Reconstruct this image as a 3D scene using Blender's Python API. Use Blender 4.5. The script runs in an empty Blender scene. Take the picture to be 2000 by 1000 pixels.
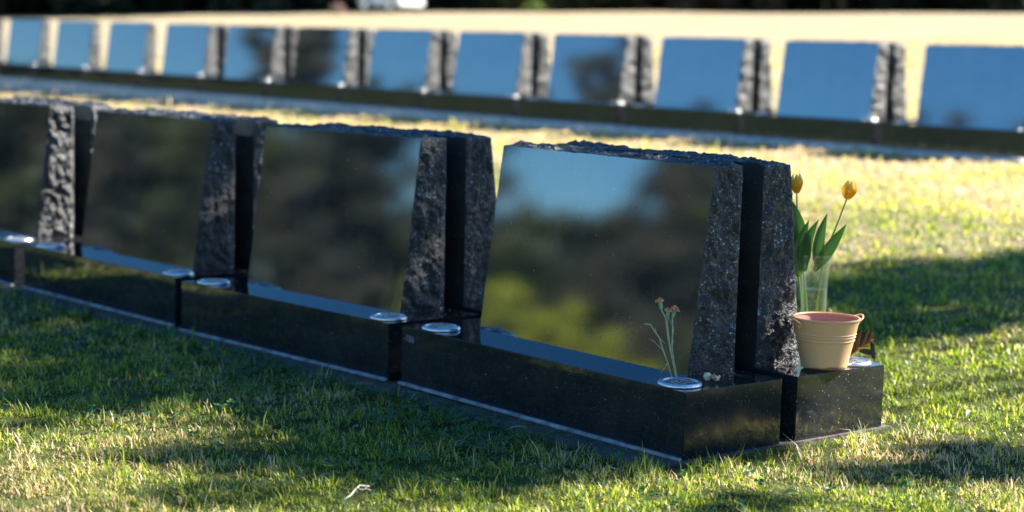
import bpy, bmesh, math, random
import numpy as np
from mathutils import Vector, Matrix

R = math.radians
rng = np.random.default_rng(7)
random.seed(7)
sc = bpy.context.scene
C = sc.collection

# ------------------------------------------------------------------ camera, sky, sun, exposure
CAMH = 1.05
FPX = 3615.7
_t, _r = R(6.5061), R(1.3775)
_F = Vector((0, math.cos(_t), -math.sin(_t)))
_r0 = Vector((1, 0, 0)); _u0 = Vector((0, math.sin(_t), math.cos(_t)))
CR = _r0 * math.cos(_r) + _u0 * math.sin(_r)
CU = _r0 * -math.sin(_r) + _u0 * math.cos(_r)
CP = Vector((0, 0, CAMH))
cam = bpy.data.cameras.new('camera'); co = bpy.data.objects.new('camera', cam); C.objects.link(co)
mw = Matrix.Identity(4)
for i in range(3):
    mw[i][0] = CR[i]; mw[i][1] = CU[i]; mw[i][2] = -_F[i]; mw[i][3] = CP[i]
co.matrix_world = mw
cam.lens = FPX / 2000 * 36; cam.sensor_width = 36; cam.clip_end = 1000; cam.clip_start = .05
cam.dof.use_dof = True; cam.dof.focus_distance = 4.9; cam.dof.aperture_fstop = 2.1
cam.dof.aperture_blades = 0
sc.camera = co

SUN_AZ, SUN_EL = 17.0, 38.0          # azimuth measured from +X towards +Y
S = Vector((math.cos(R(SUN_EL)) * math.cos(R(SUN_AZ)), math.cos(R(SUN_EL)) * math.sin(R(SUN_AZ)), math.sin(R(SUN_EL))))
w = bpy.data.worlds.new('World'); sc.world = w; w.use_nodes = True
nt = w.node_tree; bg = nt.nodes['Background']
sky = nt.nodes.new('ShaderNodeTexSky'); sky.sky_type = 'NISHITA'; sky.sun_disc = False
sky.sun_elevation = R(SUN_EL); sky.sun_rotation = R(90 - SUN_AZ)
sky.air_density = 1.0; sky.dust_density = .2; sky.ozone_density = 3.0
hsv = nt.nodes.new('ShaderNodeHueSaturation'); hsv.inputs['Saturation'].default_value = 1.3
nt.links.new(sky.outputs[0], hsv.inputs['Color']); nt.links.new(hsv.outputs[0], bg.inputs[0]); bg.inputs[1].default_value = .050
sl = bpy.data.lights.new('sun', 'SUN'); sl.energy = 5.0; sl.angle = R(.5); sl.color = (1, .93, .82)
so = bpy.data.objects.new('sun', sl); C.objects.link(so)
so.rotation_euler = S.to_track_quat('Z', 'Y').to_euler()
so.location = S * 30
sc.view_settings.view_transform = 'Standard'; sc.view_settings.look = 'None'
sc.view_settings.gamma = 1; sc.view_settings.exposure = 2.05
sc.cycles.max_bounces = 8; sc.cycles.transparent_max_bounces = 16
sc.cycles.use_denoising = True

# ------------------------------------------------------------------ helpers
def at(px, py, z=0.0):
    d = _F + CR * ((px - 1000) / FPX) - CU * ((py - 500) / FPX)
    return CP + d * ((z - CAMH) / d.z)
def at_d(px, py, dist):
    d = _F + CR * ((px - 1000) / FPX) - CU * ((py - 500) / FPX)
    return CP + d * dist
def tag(o, label=None, cat=None, group=None, kind=None):
    if label: o['label'] = label
    if cat: o['category'] = cat
    if group: o['group'] = group
    if kind: o['kind'] = kind
    return o
def empty(name, loc=(0, 0, 0), rot=(0, 0, 0)):
    o = bpy.data.objects.new(name, None); C.objects.link(o); o.empty_display_size = .1
    o.location = loc; o.rotation_euler = rot
    return o
def mk(name, verts, faces, mats, parent=None, smooth=False, mi=None):
    me = bpy.data.meshes.new(name); me.from_pydata([tuple(v) for v in verts], [], [tuple(f) for f in faces])
    if not isinstance(mats, (list, tuple)): mats = [mats]
    for m in mats: me.materials.append(m)
    if mi is not None: me.polygons.foreach_set('material_index', mi)
    if smooth: me.polygons.foreach_set('use_smooth', [True] * len(me.polygons))
    me.update()
    o = bpy.data.objects.new(name, me); C.objects.link(o)
    if parent: o.parent = parent
    return o
def bmobj(name, bm, mats, parent=None, smooth=False):
    me = bpy.data.meshes.new(name); bm.to_mesh(me); bm.free()
    if not isinstance(mats, (list, tuple)): mats = [mats]
    for m in mats: me.materials.append(m)
    if smooth: me.polygons.foreach_set('use_smooth', [True] * len(me.polygons))
    o = bpy.data.objects.new(name, me); C.objects.link(o)
    if parent: o.parent = parent
    return o
def tube(pts, rad, seg=8, cap=True):
    """verts, faces of a tapered tube through pts"""
    pts = [Vector(p) for p in pts]; n = len(pts)
    if not hasattr(rad, '__len__'): rad = [rad] * n
    V, F = [], []
    up = Vector((.31, .17, .93)).normalized()
    t0 = None
    for i, p in enumerate(pts):
        t = (pts[min(i + 1, n - 1)] - pts[max(i - 1, 0)]).normalized()
        if t0 is None:
            x = t.orthogonal().normalized()
        else:
            x = (x - t * x.dot(t)).normalized()
        y = t.cross(x); t0 = t
        for k in range(seg):
            a = 2 * math.pi * k / seg
            V.append(p + (x * math.cos(a) + y * math.sin(a)) * rad[i])
    for i in range(n - 1):
        for k in range(seg):
            a, b = i * seg + k, i * seg + (k + 1) % seg
            F.append((a, b, b + seg, a + seg))
    if cap:
        F.append(tuple(range(seg - 1, -1, -1))); F.append(tuple(range((n - 1) * seg, n * seg)))
    return V, F
def merge(parts):
    V, F = [], []
    for v, f in parts:
        o = len(V); V += list(v); F += [tuple(i + o for i in g) for g in f]
    return V, F
def lathe(prof, seg=48, cx=0, cy=0):
    V, F = [], []
    for (r, z) in prof:
        for k in range(seg):
            a = 2 * math.pi * k / seg
            V.append((cx + r * math.cos(a), cy + r * math.sin(a), z))
    for i in range(len(prof) - 1):
        for k in range(seg):
            a, b = i * seg + k, i * seg + (k + 1) % seg
            F.append((a, b, b + seg, a + seg))
    return V, F
def bez(p0, p1, p2, n=8):
    p0, p1, p2 = map(Vector, (p0, p1, p2))
    return [(p0 * (1 - t) ** 2 + p1 * 2 * t * (1 - t) + p2 * t * t) for t in [i / n for i in range(n + 1)]]

# gradient noise in numpy
_perm = np.random.default_rng(3).permutation(256); _perm = np.concatenate([_perm] * 3)
_g3 = np.random.default_rng(4).normal(size=(256, 3)); _g3 /= np.linalg.norm(_g3, axis=1, keepdims=True)
def perlin(P):
    P = np.asarray(P, float); I = np.floor(P).astype(int); f = P - I; I &= 255
    u = f * f * f * (f * (f * 6 - 15) + 10); out = 0
    for dx in (0, 1):
        for dy in (0, 1):
            for dz in (0, 1):
                h = _perm[_perm[_perm[I[:, 0] + dx] + I[:, 1] + dy] + I[:, 2] + dz]
                d = (_g3[h] * (f - [dx, dy, dz])).sum(1)
                ww = (u[:, 0] if dx else 1 - u[:, 0]) * (u[:, 1] if dy else 1 - u[:, 1]) * (u[:, 2] if dz else 1 - u[:, 2])
                out = out + d * ww
    return out
def fbm(P, oct=4, gain=.5, ridged=False):
    P = np.asarray(P, float); a, s, o = 1, 1, 0
    for _ in range(oct):
        q = perlin(P * s + 17.3 * _)
        o = o + a * ((.35 - np.abs(q)) if ridged else q); a *= gain; s *= 2.07
    return o

# ------------------------------------------------------------------ materials
def mat(name):
    m = bpy.data.materials.new(name); m.use_nodes = True
    nt = m.node_tree; return m, nt, nt.nodes['Principled BSDF']
def N(nt, t, **kw):
    n = nt.nodes.new(t)
    for k, v in kw.items():
        if k.startswith('i_'):
            key = k[2:]; key = int(key) if key.isdigit() else key
            n.inputs[key].default_value = v
        else: setattr(n, k, v)
    return n
def ramp(nt, fac, stops):
    n = nt.nodes.new('ShaderNodeValToRGB'); e = n.color_ramp.elements
    while len(e) < len(stops): e.new(.5)
    for x, (p, c) in zip(e, stops): x.position = p; x.color = (*c, 1) if len(c) == 3 else c
    nt.links.new(fac, n.inputs[0]); return n
def simple(name, col, rough=.5, metal=0, spec=.5, var=.0, vs=20, bump=0, bs=100):
    m, nt, b = mat(name); L = nt.links
    b.inputs['Roughness'].default_value = rough; b.inputs['Metallic'].default_value = metal
    b.inputs['Specular IOR Level'].default_value = spec
    tc = N(nt, 'ShaderNodeTexCoord')
    no = N(nt, 'ShaderNodeTexNoise', i_Scale=vs, i_Detail=4.0); L.new(tc.outputs['Object'], no.inputs[0])
    r = ramp(nt, no.outputs[0], [(.3, tuple(c * (1 - var) for c in col)), (.7, tuple(min(1, c * (1 + var)) for c in col))])
    L.new(r.outputs[0], b.inputs['Base Color'])
    if bump:
        n2 = N(nt, 'ShaderNodeTexNoise', i_Scale=bs, i_Detail=3.0); L.new(tc.outputs['Object'], n2.inputs[0])
        bp = N(nt, 'ShaderNodeBump', i_Strength=bump, i_Distance=.01); L.new(n2.outputs[0], bp.inputs['Height']); L.new(bp.outputs[0], b.inputs['Normal'])
    return m

def granite_polished(name, ior, rough, dust, tint=(1, 1, 1), lev=.5, micro=.02):
    m, nt, b = mat(name); L = nt.links
    b.inputs['Specular IOR Level'].default_value = lev
    tc = N(nt, 'ShaderNodeTexCoord')
    base = (.005, .009, .017)
    # crystal flecks
    vo = N(nt, 'ShaderNodeTexVoronoi', i_Scale=330.0, feature='F1'); L.new(tc.outputs['Object'], vo.inputs['Vector'])
    sep = N(nt, 'ShaderNodeSeparateColor'); L.new(vo.outputs['Color'], sep.inputs[0])
    fl = ramp(nt, sep.outputs[0], [(.0, base), (.90, (.009, .010, .013)), (.985, (.022, .024, .028)), (1.0, (.12, .12, .13))])
    # drifting dust and grass clippings
    n1 = N(nt, 'ShaderNodeTexNoise', i_Scale=5.0, i_Detail=6.0, i_Roughness=.65); L.new(tc.outputs['Object'], n1.inputs[0])
    n2 = N(nt, 'ShaderNodeTexNoise', i_Scale=260.0, i_Detail=2.0); L.new(tc.outputs['Object'], n2.inputs[0])
    mu = N(nt, 'ShaderNodeMath', operation='MULTIPLY'); L.new(n1.outputs[0], mu.inputs[0]); L.new(n2.outputs[0], mu.inputs[1])
    dr = ramp(nt, mu.outputs[0], [(.12, (0, 0, 0)), (.42, (dust, dust, dust))])
    mx = N(nt, 'ShaderNodeMix', data_type='RGBA', i_7=(.32, .30, .26, 1)); L.new(dr.outputs[0], mx.inputs[0]); L.new(fl.outputs[0], mx.inputs[6])
    # bits of clippings: rare spots
    v2 = N(nt, 'ShaderNodeTexVoronoi', i_Scale=60.0, feature='F1'); L.new(tc.outputs['Object'], v2.inputs['Vector'])
    s2 = N(nt, 'ShaderNodeSeparateColor'); L.new(v2.outputs['Color'], s2.inputs[0])
    a1 = N(nt, 'ShaderNodeMath', operation='GREATER_THAN', i_1=.965); L.new(s2.outputs[0], a1.inputs[0])
    a2 = N(nt, 'ShaderNodeMath', operation='LESS_THAN', i_1=.13); L.new(v2.outputs['Distance'], a2.inputs[0])
    a3 = N(nt, 'ShaderNodeMath', operation='MULTIPLY'); L.new(a1.outputs[0], a3.inputs[0]); L.new(a2.outputs[0], a3.inputs[1])
    m2 = N(nt, 'ShaderNodeMix', data_type='RGBA', i_7=(.30, .29, .25, 1)); L.new(a3.outputs[0], m2.inputs[0]); L.new(mx.outputs[2], m2.inputs[6])
    L.new(m2.outputs[2], b.inputs['Base Color'])
    b.inputs['IOR'].default_value = ior
    b.inputs['Specular Tint'].default_value = (*tint, 1)
    rr = N(nt, 'ShaderNodeMapRange', i_1=.0, i_2=1.0, i_3=rough, i_4=rough + .025); L.new(n1.outputs[0], rr.inputs[0])
    mp = N(nt, 'ShaderNodeMapping'); mp.inputs['Scale'].default_value = (22, 22, 3.5); L.new(tc.outputs['Object'], mp.inputs[0])
    st = N(nt, 'ShaderNodeTexNoise', i_Scale=1.6, i_Detail=5.0, i_Roughness=.7); L.new(mp.outputs[0], st.inputs[0])
    sr = ramp(nt, st.outputs[0], [(.45, (0, 0, 0)), (.75, (.035, .035, .035))])
    ra = N(nt, 'ShaderNodeMath', operation='ADD'); L.new(rr.outputs[0], ra.inputs[0]); L.new(sr.outputs[0], ra.inputs[1])
    L.new(ra.outputs[0], b.inputs['Roughness'])
    n4 = N(nt, 'ShaderNodeTexNoise', i_Scale=420.0, i_Detail=2.0); L.new(tc.outputs['Object'], n4.inputs[0])
    bp = N(nt, 'ShaderNodeBump', i_Strength=micro, i_Distance=.0006); L.new(n4.outputs[0], bp.inputs['Height']); L.new(bp.outputs[0], b.inputs['Normal'])
    return m
M_pol = granite_polished('polished_black_granite', 1.72, .02, .10, (.72, .87, 1))
M_face = granite_polished('polished_face_granite', 2.25,   .018, .26, (.56, .83, 1), .9, .03)
M_top = granite_polished('polished_ledge_granite', 1.65, .02, .10, (.66, .84, 1), .6)
M_hone = granite_polished('honed_end_granite', 1.6, .08, .05)

def granite_rough(name):
    m, nt, b = mat(name); L = nt.links
    tc = N(nt, 'ShaderNodeTexCoord')
    n0 = N(nt, 'ShaderNodeTexNoise', i_Scale=9.0, i_Detail=5.0, i_Roughness=.6); L.new(tc.outputs['Object'], n0.inputs[0])
    vo = N(nt, 'ShaderNodeTexVoronoi', i_Scale=190.0); L.new(tc.outputs['Object'], vo.inputs['Vector'])
    se = N(nt, 'ShaderNodeSeparateColor'); L.new(vo.outputs['Color'], se.inputs[0])
    c = ramp(nt, se.outputs[1], [(0, (.014, .017, .022)), (.62, (.036, .040, .047)), (.90, (.09, .095, .10)), (.975, (.30, .32, .32)), (1, (.7, .7, .7))])
    c0 = ramp(nt, n0.outputs[0], [(.38, (.35, .35, .35)), (.62, (1.0, 1.0, 1.0))])
    mx = N(nt, 'ShaderNodeMix', data_type='RGBA', blend_type='MULTIPLY', i_0=1.0); L.new(c.outputs[0], mx.inputs[6]); L.new(c0.outputs[0], mx.inputs[7])
    # rusty lichen marks
    n3 = N(nt, 'ShaderNodeTexNoise', i_Scale=14.0, i_Detail=2.0); L.new(tc.outputs['Object'], n3.inputs[0])
    r3 = ramp(nt, n3.outputs[0], [(.76, (0, 0, 0)), (.82, (.4, .4, .4))])
    m3 = N(nt, 'ShaderNodeMix', data_type='RGBA', i_7=(.12, .055, .02, 1)); L.new(r3.outputs[0], m3.inputs[0]); L.new(mx.outputs[2], m3.inputs[6])
    L.new(m3.outputs[2], b.inputs['Base Color'])
    b.inputs['Roughness'].default_value = .42; b.inputs['IOR'].default_value = 1.6
    n1 = N(nt, 'ShaderNodeTexNoise', i_Scale=70.0, i_Detail=6.0, i_Roughness=.7); L.new(tc.outputs['Object'], n1.inputs[0])
    v3 = N(nt, 'ShaderNodeTexVoronoi', i_Scale=150.0, feature='F1'); L.new(tc.outputs['Object'], v3.inputs['Vector'])
    ad = N(nt, 'ShaderNodeMath', operation='MULTIPLY_ADD', i_1=.5); L.new(v3.outputs['Distance'], ad.inputs[0]); L.new(n1.outputs[0], ad.inputs[2])
    bp = N(nt, 'ShaderNodeBump', i_Strength=1.0, i_Distance=.008); L.new(ad.outputs[0], bp.inputs['Height']); L.new(bp.outputs[0], b.inputs['Normal'])
    return m
M_rough = granite_rough('rock_pitched_granite')
M_conc = simple('concrete', (.60, .59, .57), .85, var=.35, vs=14, bump=.5, bs=120)
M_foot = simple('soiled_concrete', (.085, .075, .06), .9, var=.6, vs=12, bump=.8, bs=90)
M_mort = simple('mortar', (.36, .36, .36), .7, var=.55, vs=25)
M_alu = simple('cast_aluminium', (.80, .81, .82), .24, metal=.85, var=.05, bump=.1, bs=200)
M_hollow_shade = simple('painted_hollow_shade', (.01, .01, .01), .9)  # near-black colour painted as the shade inside the flower holders
M_letter = simple('engraved_paint', (.22, .24, .27), .8)
def foliage_mat(name, transl=.4, rough=.5, spec=.4, attr='Col', col=None, gain=1.0):
    m, nt, b = mat(name); L = nt.links; out = nt.nodes['Material Output']
    if col is None:
        a = N(nt, 'ShaderNodeAttribute', attribute_name=attr); src = a.outputs['Color']
    else:
        g = N(nt, 'ShaderNodeNewGeometry')
        r = ramp(nt, g.outputs['Random Per Island'], [(i / (len(col) - 1), c) for i, c in enumerate(col)]); src = r.outputs[0]
    L.new(src, b.inputs['Base Color']); b.inputs['Roughness'].default_value = rough; b.inputs['Specular IOR Level'].default_value = spec
    t = N(nt, 'ShaderNodeBsdfTranslucent')
    hs = N(nt, 'ShaderNodeHueSaturation', i_Saturation=1.1, i_Value=1.7 * gain); L.new(src, hs.inputs['Color']); L.new(hs.outputs[0], t.inputs[0])
    mx = N(nt, 'ShaderNodeMixShader', i_0=transl); L.new(b.outputs[0], mx.inputs[1]); L.new(t.outputs[0], mx.inputs[2])
    L.new(mx.outputs[0], out.inputs[0]); return m
M_grass = foliage_mat('grass_blades', .42, .45, .45)
M_clover = foliage_mat('broad_leaves', .35, .4, .4, col=[(.03, .09, .04), (.05, .13, .04), (.08, .17, .05), (.035, .10, .06)])
M_bark = simple('bark', (.16, .12, .085), .9, var=.5, vs=12, bump=.8, bs=30)
M_leafL = foliage_mat('olive_leaves', .25, .5, .3, col=[(.055, .055, .015), (.09, .085, .02), (.11, .075, .03), (.05, .07, .02)])
M_leafB = foliage_mat('autumn_leaves', .25, .5, .3, col=[(.10, .06, .04), (.12, .085, .05), (.07, .05, .045), (.08, .08, .03)])
M_leafY = foliage_mat('yellow_green_leaves', .3, .5, .3, col=[(.36, .31, .02), (.44, .34, .03), (.22, .24, .02)])
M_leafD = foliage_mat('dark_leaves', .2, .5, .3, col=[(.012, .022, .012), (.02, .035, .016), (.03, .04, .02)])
M_leafS = foliage_mat('shade_tree_leaves', .2, .5, .3, col=[(.03, .07, .02), (.05, .1, .025), (.06, .09, .02)])

# ------------------------------------------------------------------ geometry of the two rows
Lp, W, GP, HP = 1.2366, .3673, .0587, .1783
A0, A1, BK, HS = .1733, .2476, .3543, .562
IR = .168
PITCH = 1.3224
YAW = R(39.98); YAW2 = R(39.98 + 1.0922)
def ev(y): return Vector((-math.sin(y), math.cos(y), 0))
def nv(y): return Vector((math.cos(y), math.sin(y), 0))
O0 = Vector((.4618, 4.6802, 0))
O1 = O0 + ev(YAW) * (7.1023 * .75) + nv(YAW) * (9.6482 * .75)
BLK = {0: (-.4676, .4512, .0068, .0007, -.0022), 1: (1.1667, -.2267, -.0041, -.0004, -.0020),
       2: (.4109, -.0039, -.0034, -.0012, .0053), 3: (-.1697, .3382, .0007, .0009, -.0011)}
Z1, Z1S = .386, .00908
GZ1 = .345                          # ground level along the far row

def uv_of(x, y):
    return ((x - O0.x) * math.cos(YAW) + (y - O0.y) * math.sin(YAW), -(x - O0.x) * math.sin(YAW) + (y - O0.y) * math.cos(YAW))
_us = np.array([-60, -8, -1.5, -.3, .9, 2.5, 6.6, 7.1, 8.2, 10, 30, 42, 47, 52, 60, 90, 400.])
_zs = np.array([-1.5, -.2, -.03, -.012, -.012, .07, .33, GZ1, GZ1 + .015, .44, 1.56, 2.25, 2.46, 2.52, 2.45, 1.5, -3.])
def ground_z(x, y):
    x = np.asarray(x, float); y = np.asarray(y, float)
    u = (x - O0.x) * math.cos(YAW) + (y - O0.y) * math.sin(YAW)
    # smooth the profile a little
    z = sum(np.interp(u + d, _us, _zs) for d in (-.15, 0, .15)) / 3
    big = np.clip((u - 9) / 10, 0, 1)
    P = np.stack([x * .05, y * .05, np.zeros_like(x)], -1).reshape(-1, 3)
    z = z + (fbm(P, 2) * .12).reshape(x.shape) * big
    return z

# ground sheet (non-uniform grid)
def axis(lo, hi, mid0, mid1, fine, k=1.22):
    a = list(np.arange(mid0, mid1 + 1e-6, fine)); s = fine
    while a[-1] < hi: s *= k; a.append(a[-1] + s)
    s = fine; b = [mid0]
    while b[-1] > lo: s *= k; b.append(b[-1] - s)
    return np.array(sorted(b[1:]) + a)
gx = axis(-900, 900, -5, 6, .12); gy = axis(-500, 900, 1, 20, .12)
X, Y = np.meshgrid(gx, gy); Zg = ground_z(X, Y)
Zg = Zg + (fbm(np.stack([X * 2.5, Y * 2.5, X * 0], -1).reshape(-1, 3), 2) * .006).reshape(X.shape)
nx, ny = len(gx), len(gy)
gv = np.stack([X.ravel(), Y.ravel(), Zg.ravel()], 1)
ii = (np.arange(ny - 1)[:, None] * nx + np.arange(nx - 1)[None]).ravel()
gf = np.stack([ii, ii + 1, ii + nx + 1, ii + nx], 1)
def ground_mat():
    m, nt, b = mat('lawn_soil'); L = nt.links
    g = N(nt, 'ShaderNodeNewGeometry')
    def noise(s, d=5, r=.6):
        n = N(nt, 'ShaderNodeTexNoise', i_Scale=s, i_Detail=float(d), i_Roughness=r); L.new(g.outputs['Position'], n.inputs[0]); return n
    a, c, f = noise(.5), noise(5), noise(45, 3, .7)
    near = ramp(nt, c.outputs[0], [(.3, (.035, .05, .016)), (.55, (.09, .11, .03)), (.75, (.20, .18, .07))])
    far = ramp(nt, a.outputs[0], [(.3, (.40, .33, .19)), (.5, (.46, .38, .24)), (.7, (.48, .42, .31))])
    fm = ramp(nt, f.outputs[0], [(.25, (.55, .55, .55)), (.75, (1, 1, 1))])
    # dry turf farther up the slope
    dt = N(nt, 'ShaderNodeVectorMath', operation='DOT_PRODUCT'); dt.inputs[1].default_value = (math.cos(YAW), math.sin(YAW), 0)
    L.new(g.outputs['Position'], dt.inputs[0])
    mr = N(nt, 'ShaderNodeMapRange', i_1=5.5, i_2=9.0, i_3=0.0, i_4=1.0); L.new(dt.outputs['Value'], mr.inputs[0])
    mx = N(nt, 'ShaderNodeMix', data_type='RGBA'); L.new(mr.outputs[0], mx.inputs[0]); L.new(near.outputs[0], mx.inputs[6]); L.new(far.outputs[0], mx.inputs[7])
    m2 = N(nt, 'ShaderNodeMix', data_type='RGBA', blend_type='MULTIPLY', i_0=1.0); L.new(mx.outputs[2], m2.inputs[6]); L.new(fm.outputs[0], m2.inputs[7])
    L.new(m2.outputs[2], b.inputs['Base Color']); b.inputs['Roughness'].default_value = .95; b.inputs['Specular IOR Level'].default_value = .1
    bp = N(nt, 'ShaderNodeBump', i_Strength=.8, i_Distance=.03); L.new(f.outputs[0], bp.inputs['Height']); L.new(bp.outputs[0], b.inputs['Normal'])
    return m
M_ground = ground_mat()
ground = mk('ground', gv, gf, M_ground, smooth=True); tag(ground, 'gently rising lawn ground under both rows of gravestones', 'ground', kind='structure')

# ------------------------------------------------------------------ stones
def headstone_mesh(name, seed, ne=30, nz=90, nx_=210, ea=.017):
    """flat polished front (leaning back) and back; rock-pitched ends and top"""
    rs = 100 * seed
    xl, xr = -Lp / 2 + IR, Lp / 2 - IR
    z0, z1 = HP, HP + HS
    V, Fc, MI = [], [], []
    def fr(z):  # front face y at height z
        return A0 + (A1 - A0) * (z - z0) / HS
    def disp(P, edge, amp):
        """edge 0..1: 0 on an arris"""
        sh = P[:, 2] * .5                     # split along slanting grain
        q = np.stack([P[:, 0] * 14, (P[:, 1] + sh) * 21, (P[:, 2] - P[:, 1] * .4) * 12], 1) + rs
        q = q + fbm(q * .7 + 9, 2)[:, None] * 1.2
        big = fbm(q, 4, .62) * 1.05 + fbm(q * 2.6 + 5, 3, .55, True) * .26
        fine = fbm(P * 70 + rs, 2, .6) * .16
        return amp * (edge * (.35 + 1.0 * big) + (.15 + .25 * edge) * fine * 2)
    def grid(Pf, nu, nv_):
        base = len(V)
        u, v = np.meshgrid(np.linspace(0, 1, nu + 1), np.linspace(0, 1, nv_ + 1))
        P = Pf(u.ravel(), v.ravel())
        V.extend(map(tuple, P))
        for j in range(nv_):
            for i in range(nu):
                a = base + j * (nu + 1) + i
                Fc.append((a, a + 1, a + nu + 2, a + nu + 1)); MI.append(1)
        return base
    def bump(t, p=.12): return np.clip(np.minimum(t, 1 - t) / p, 0, 1) ** .6
    # wobble of the arrises inside their planes (shared by face polygons)
    def wob(P, amp=.0018): return fbm(P * 26 + rs, 3, .6) * amp
    def endgrid(side):
        def Pf(u, v):
            z = z0 + v * HS; yf = fr(z); y = yf + u * (BK - yf); x = np.full_like(u, xr if side > 0 else xl)
            P = np.stack([x, y, z], 1)
            e = bump(u) * np.clip((1 - v) / .05, 0, 1) ** .6 * np.clip(v / .03, .25, 1)
            d = disp(P, e, ea) - .003 * e + wob(P)
            x = x + side * d
            # top edge of the end bends to meet the top grid
            P = np.stack([x, y, z], 1)
            top = v > 1 - 1e-6
            P[top, 2] = z1 + topz(P[top, 0] * 0 + (xr if side > 0 else xl), P[top, 1], np.zeros(top.sum()))
            P[top, 0] = (xr if side > 0 else xl) + side * wob(np.stack([np.full(top.sum(), xr if side > 0 else xl), P[top, 1], np.full(top.sum(), z1)], 1))
            return P
        b = grid(Pf, ne, nz)
        if side > 0: pass
        return b
    def topz(x, y, e):
        P = np.stack([x, y, np.full_like(x, z1)], 1)
        return disp(P, e, .015) + wob(P + 3.3, .003)
    def Pt(u, v):
        x = xl + u * (xr - xl); y = A1 + v * (BK - A1)
        P0 = np.stack([x, y, np.full_like(x, z1)], 1)
        e = bump(v, .22) * np.clip(np.minimum(u, 1 - u) / .02, 0, 1)
        # the back arris is a broken line too
        e = np.maximum(e, .45 * (v > .98) * np.clip(np.minimum(u, 1 - u) / .03, 0, 1))
        z = z1 + topz(x, y, e)
        out = np.stack([x, y, z], 1)
        for s_, xx in ((u < 1e-6, xl), (u > 1 - 1e-6, xr)):
            sg = 1 if xx > 0 else -1
            out[s_, 0] = xx + sg * wob(np.stack([np.full(s_.sum(), xx), y[s_], np.full(s_.sum(), z1)], 1))
        return out
    bR = endgrid(1); bL = endgrid(-1); bT = grid(Pt, nx_, ne)
    # fix winding of the left end
    # polygons of front and back built from boundary vertices
    def col(b, i): return [b + j * (ne + 1) + i for j in range(nz + 1)]
    top_front = [bT + i for i in range(nx_ + 1)]; top_back = [bT + ne * (nx_ + 1) + i for i in range(nx_ + 1)]
    front = col(bL, 0)[:-1] + top_front + col(bR, 0)[:-1][::-1]
    back = col(bR, ne)[:-1] + top_back[::-1] + col(bL, ne)[:-1][::-1]
    # keep the front polygon flat in its own plane
    for idx in front:
        x, y, z = V[idx]; V[idx] = (x, fr(z), z)
    for idx in back:
        x, y, z = V[idx]; V[idx] = (x, BK, z)
    Fc.append(tuple(front[::-1])); MI.append(0)
    Fc.append(tuple(back[::-1])); MI.append(0)
    me = bpy.data.meshes.new(name); me.from_pydata(V, [], Fc)
    me.materials.append(M_face); me.materials.append(M_rough)
    me.polygons.foreach_set('material_index', MI)
    me.polygons.foreach_set('use_smooth', [k == 1 for k in MI])
    bm = bmesh.new(); bm.from_mesh(me); bmesh.ops.remove_doubles(bm, verts=bm.verts, dist=2e-4)
    bmesh.ops.recalc_face_normals(bm, faces=bm.faces)
    bmesh.ops.triangulate(bm, faces=[f for f in bm.faces if len(f.verts) > 4])
    for ed in bm.edges:
        if len(ed.link_faces) == 2 and ed.link_faces[0].material_index != ed.link_faces[1].material_index: ed.smooth = False
    bm.to_mesh(me); bm.free()
    return me
def box_bm(x0, x1, y0, y1, z0, z1, bev=0, seg=2):
    bm = bmesh.new(); bmesh.ops.create_cube(bm, size=1)
    for v in bm.verts:
        v.co = Vector(((x0 + x1) / 2 + v.co.x * (x1 - x0), (y0 + y1) / 2 + v.co.y * (y1 - y0), (z0 + z1) / 2 + v.co.z * (z1 - z0)))
    if bev: bmesh.ops.bevel(bm, geom=bm.edges[:], offset=bev, segments=seg, affect='EDGES')
    return bm
def plinth_mesh():
    bm = box_bm(-Lp / 2, Lp / 2, 0, W, 0, HP, .0022, 2)
    for f in bm.faces:
        n = f.normal
        f.material_index = 1 if n.z > .7 else (2 if abs(n.x) > .7 else 0)
    me = bpy.data.meshes.new('plinth'); bm.to_mesh(me); bm.free()
    for m in (M_pol, M_top, M_hone): me.materials.append(m)
    return me
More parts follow.
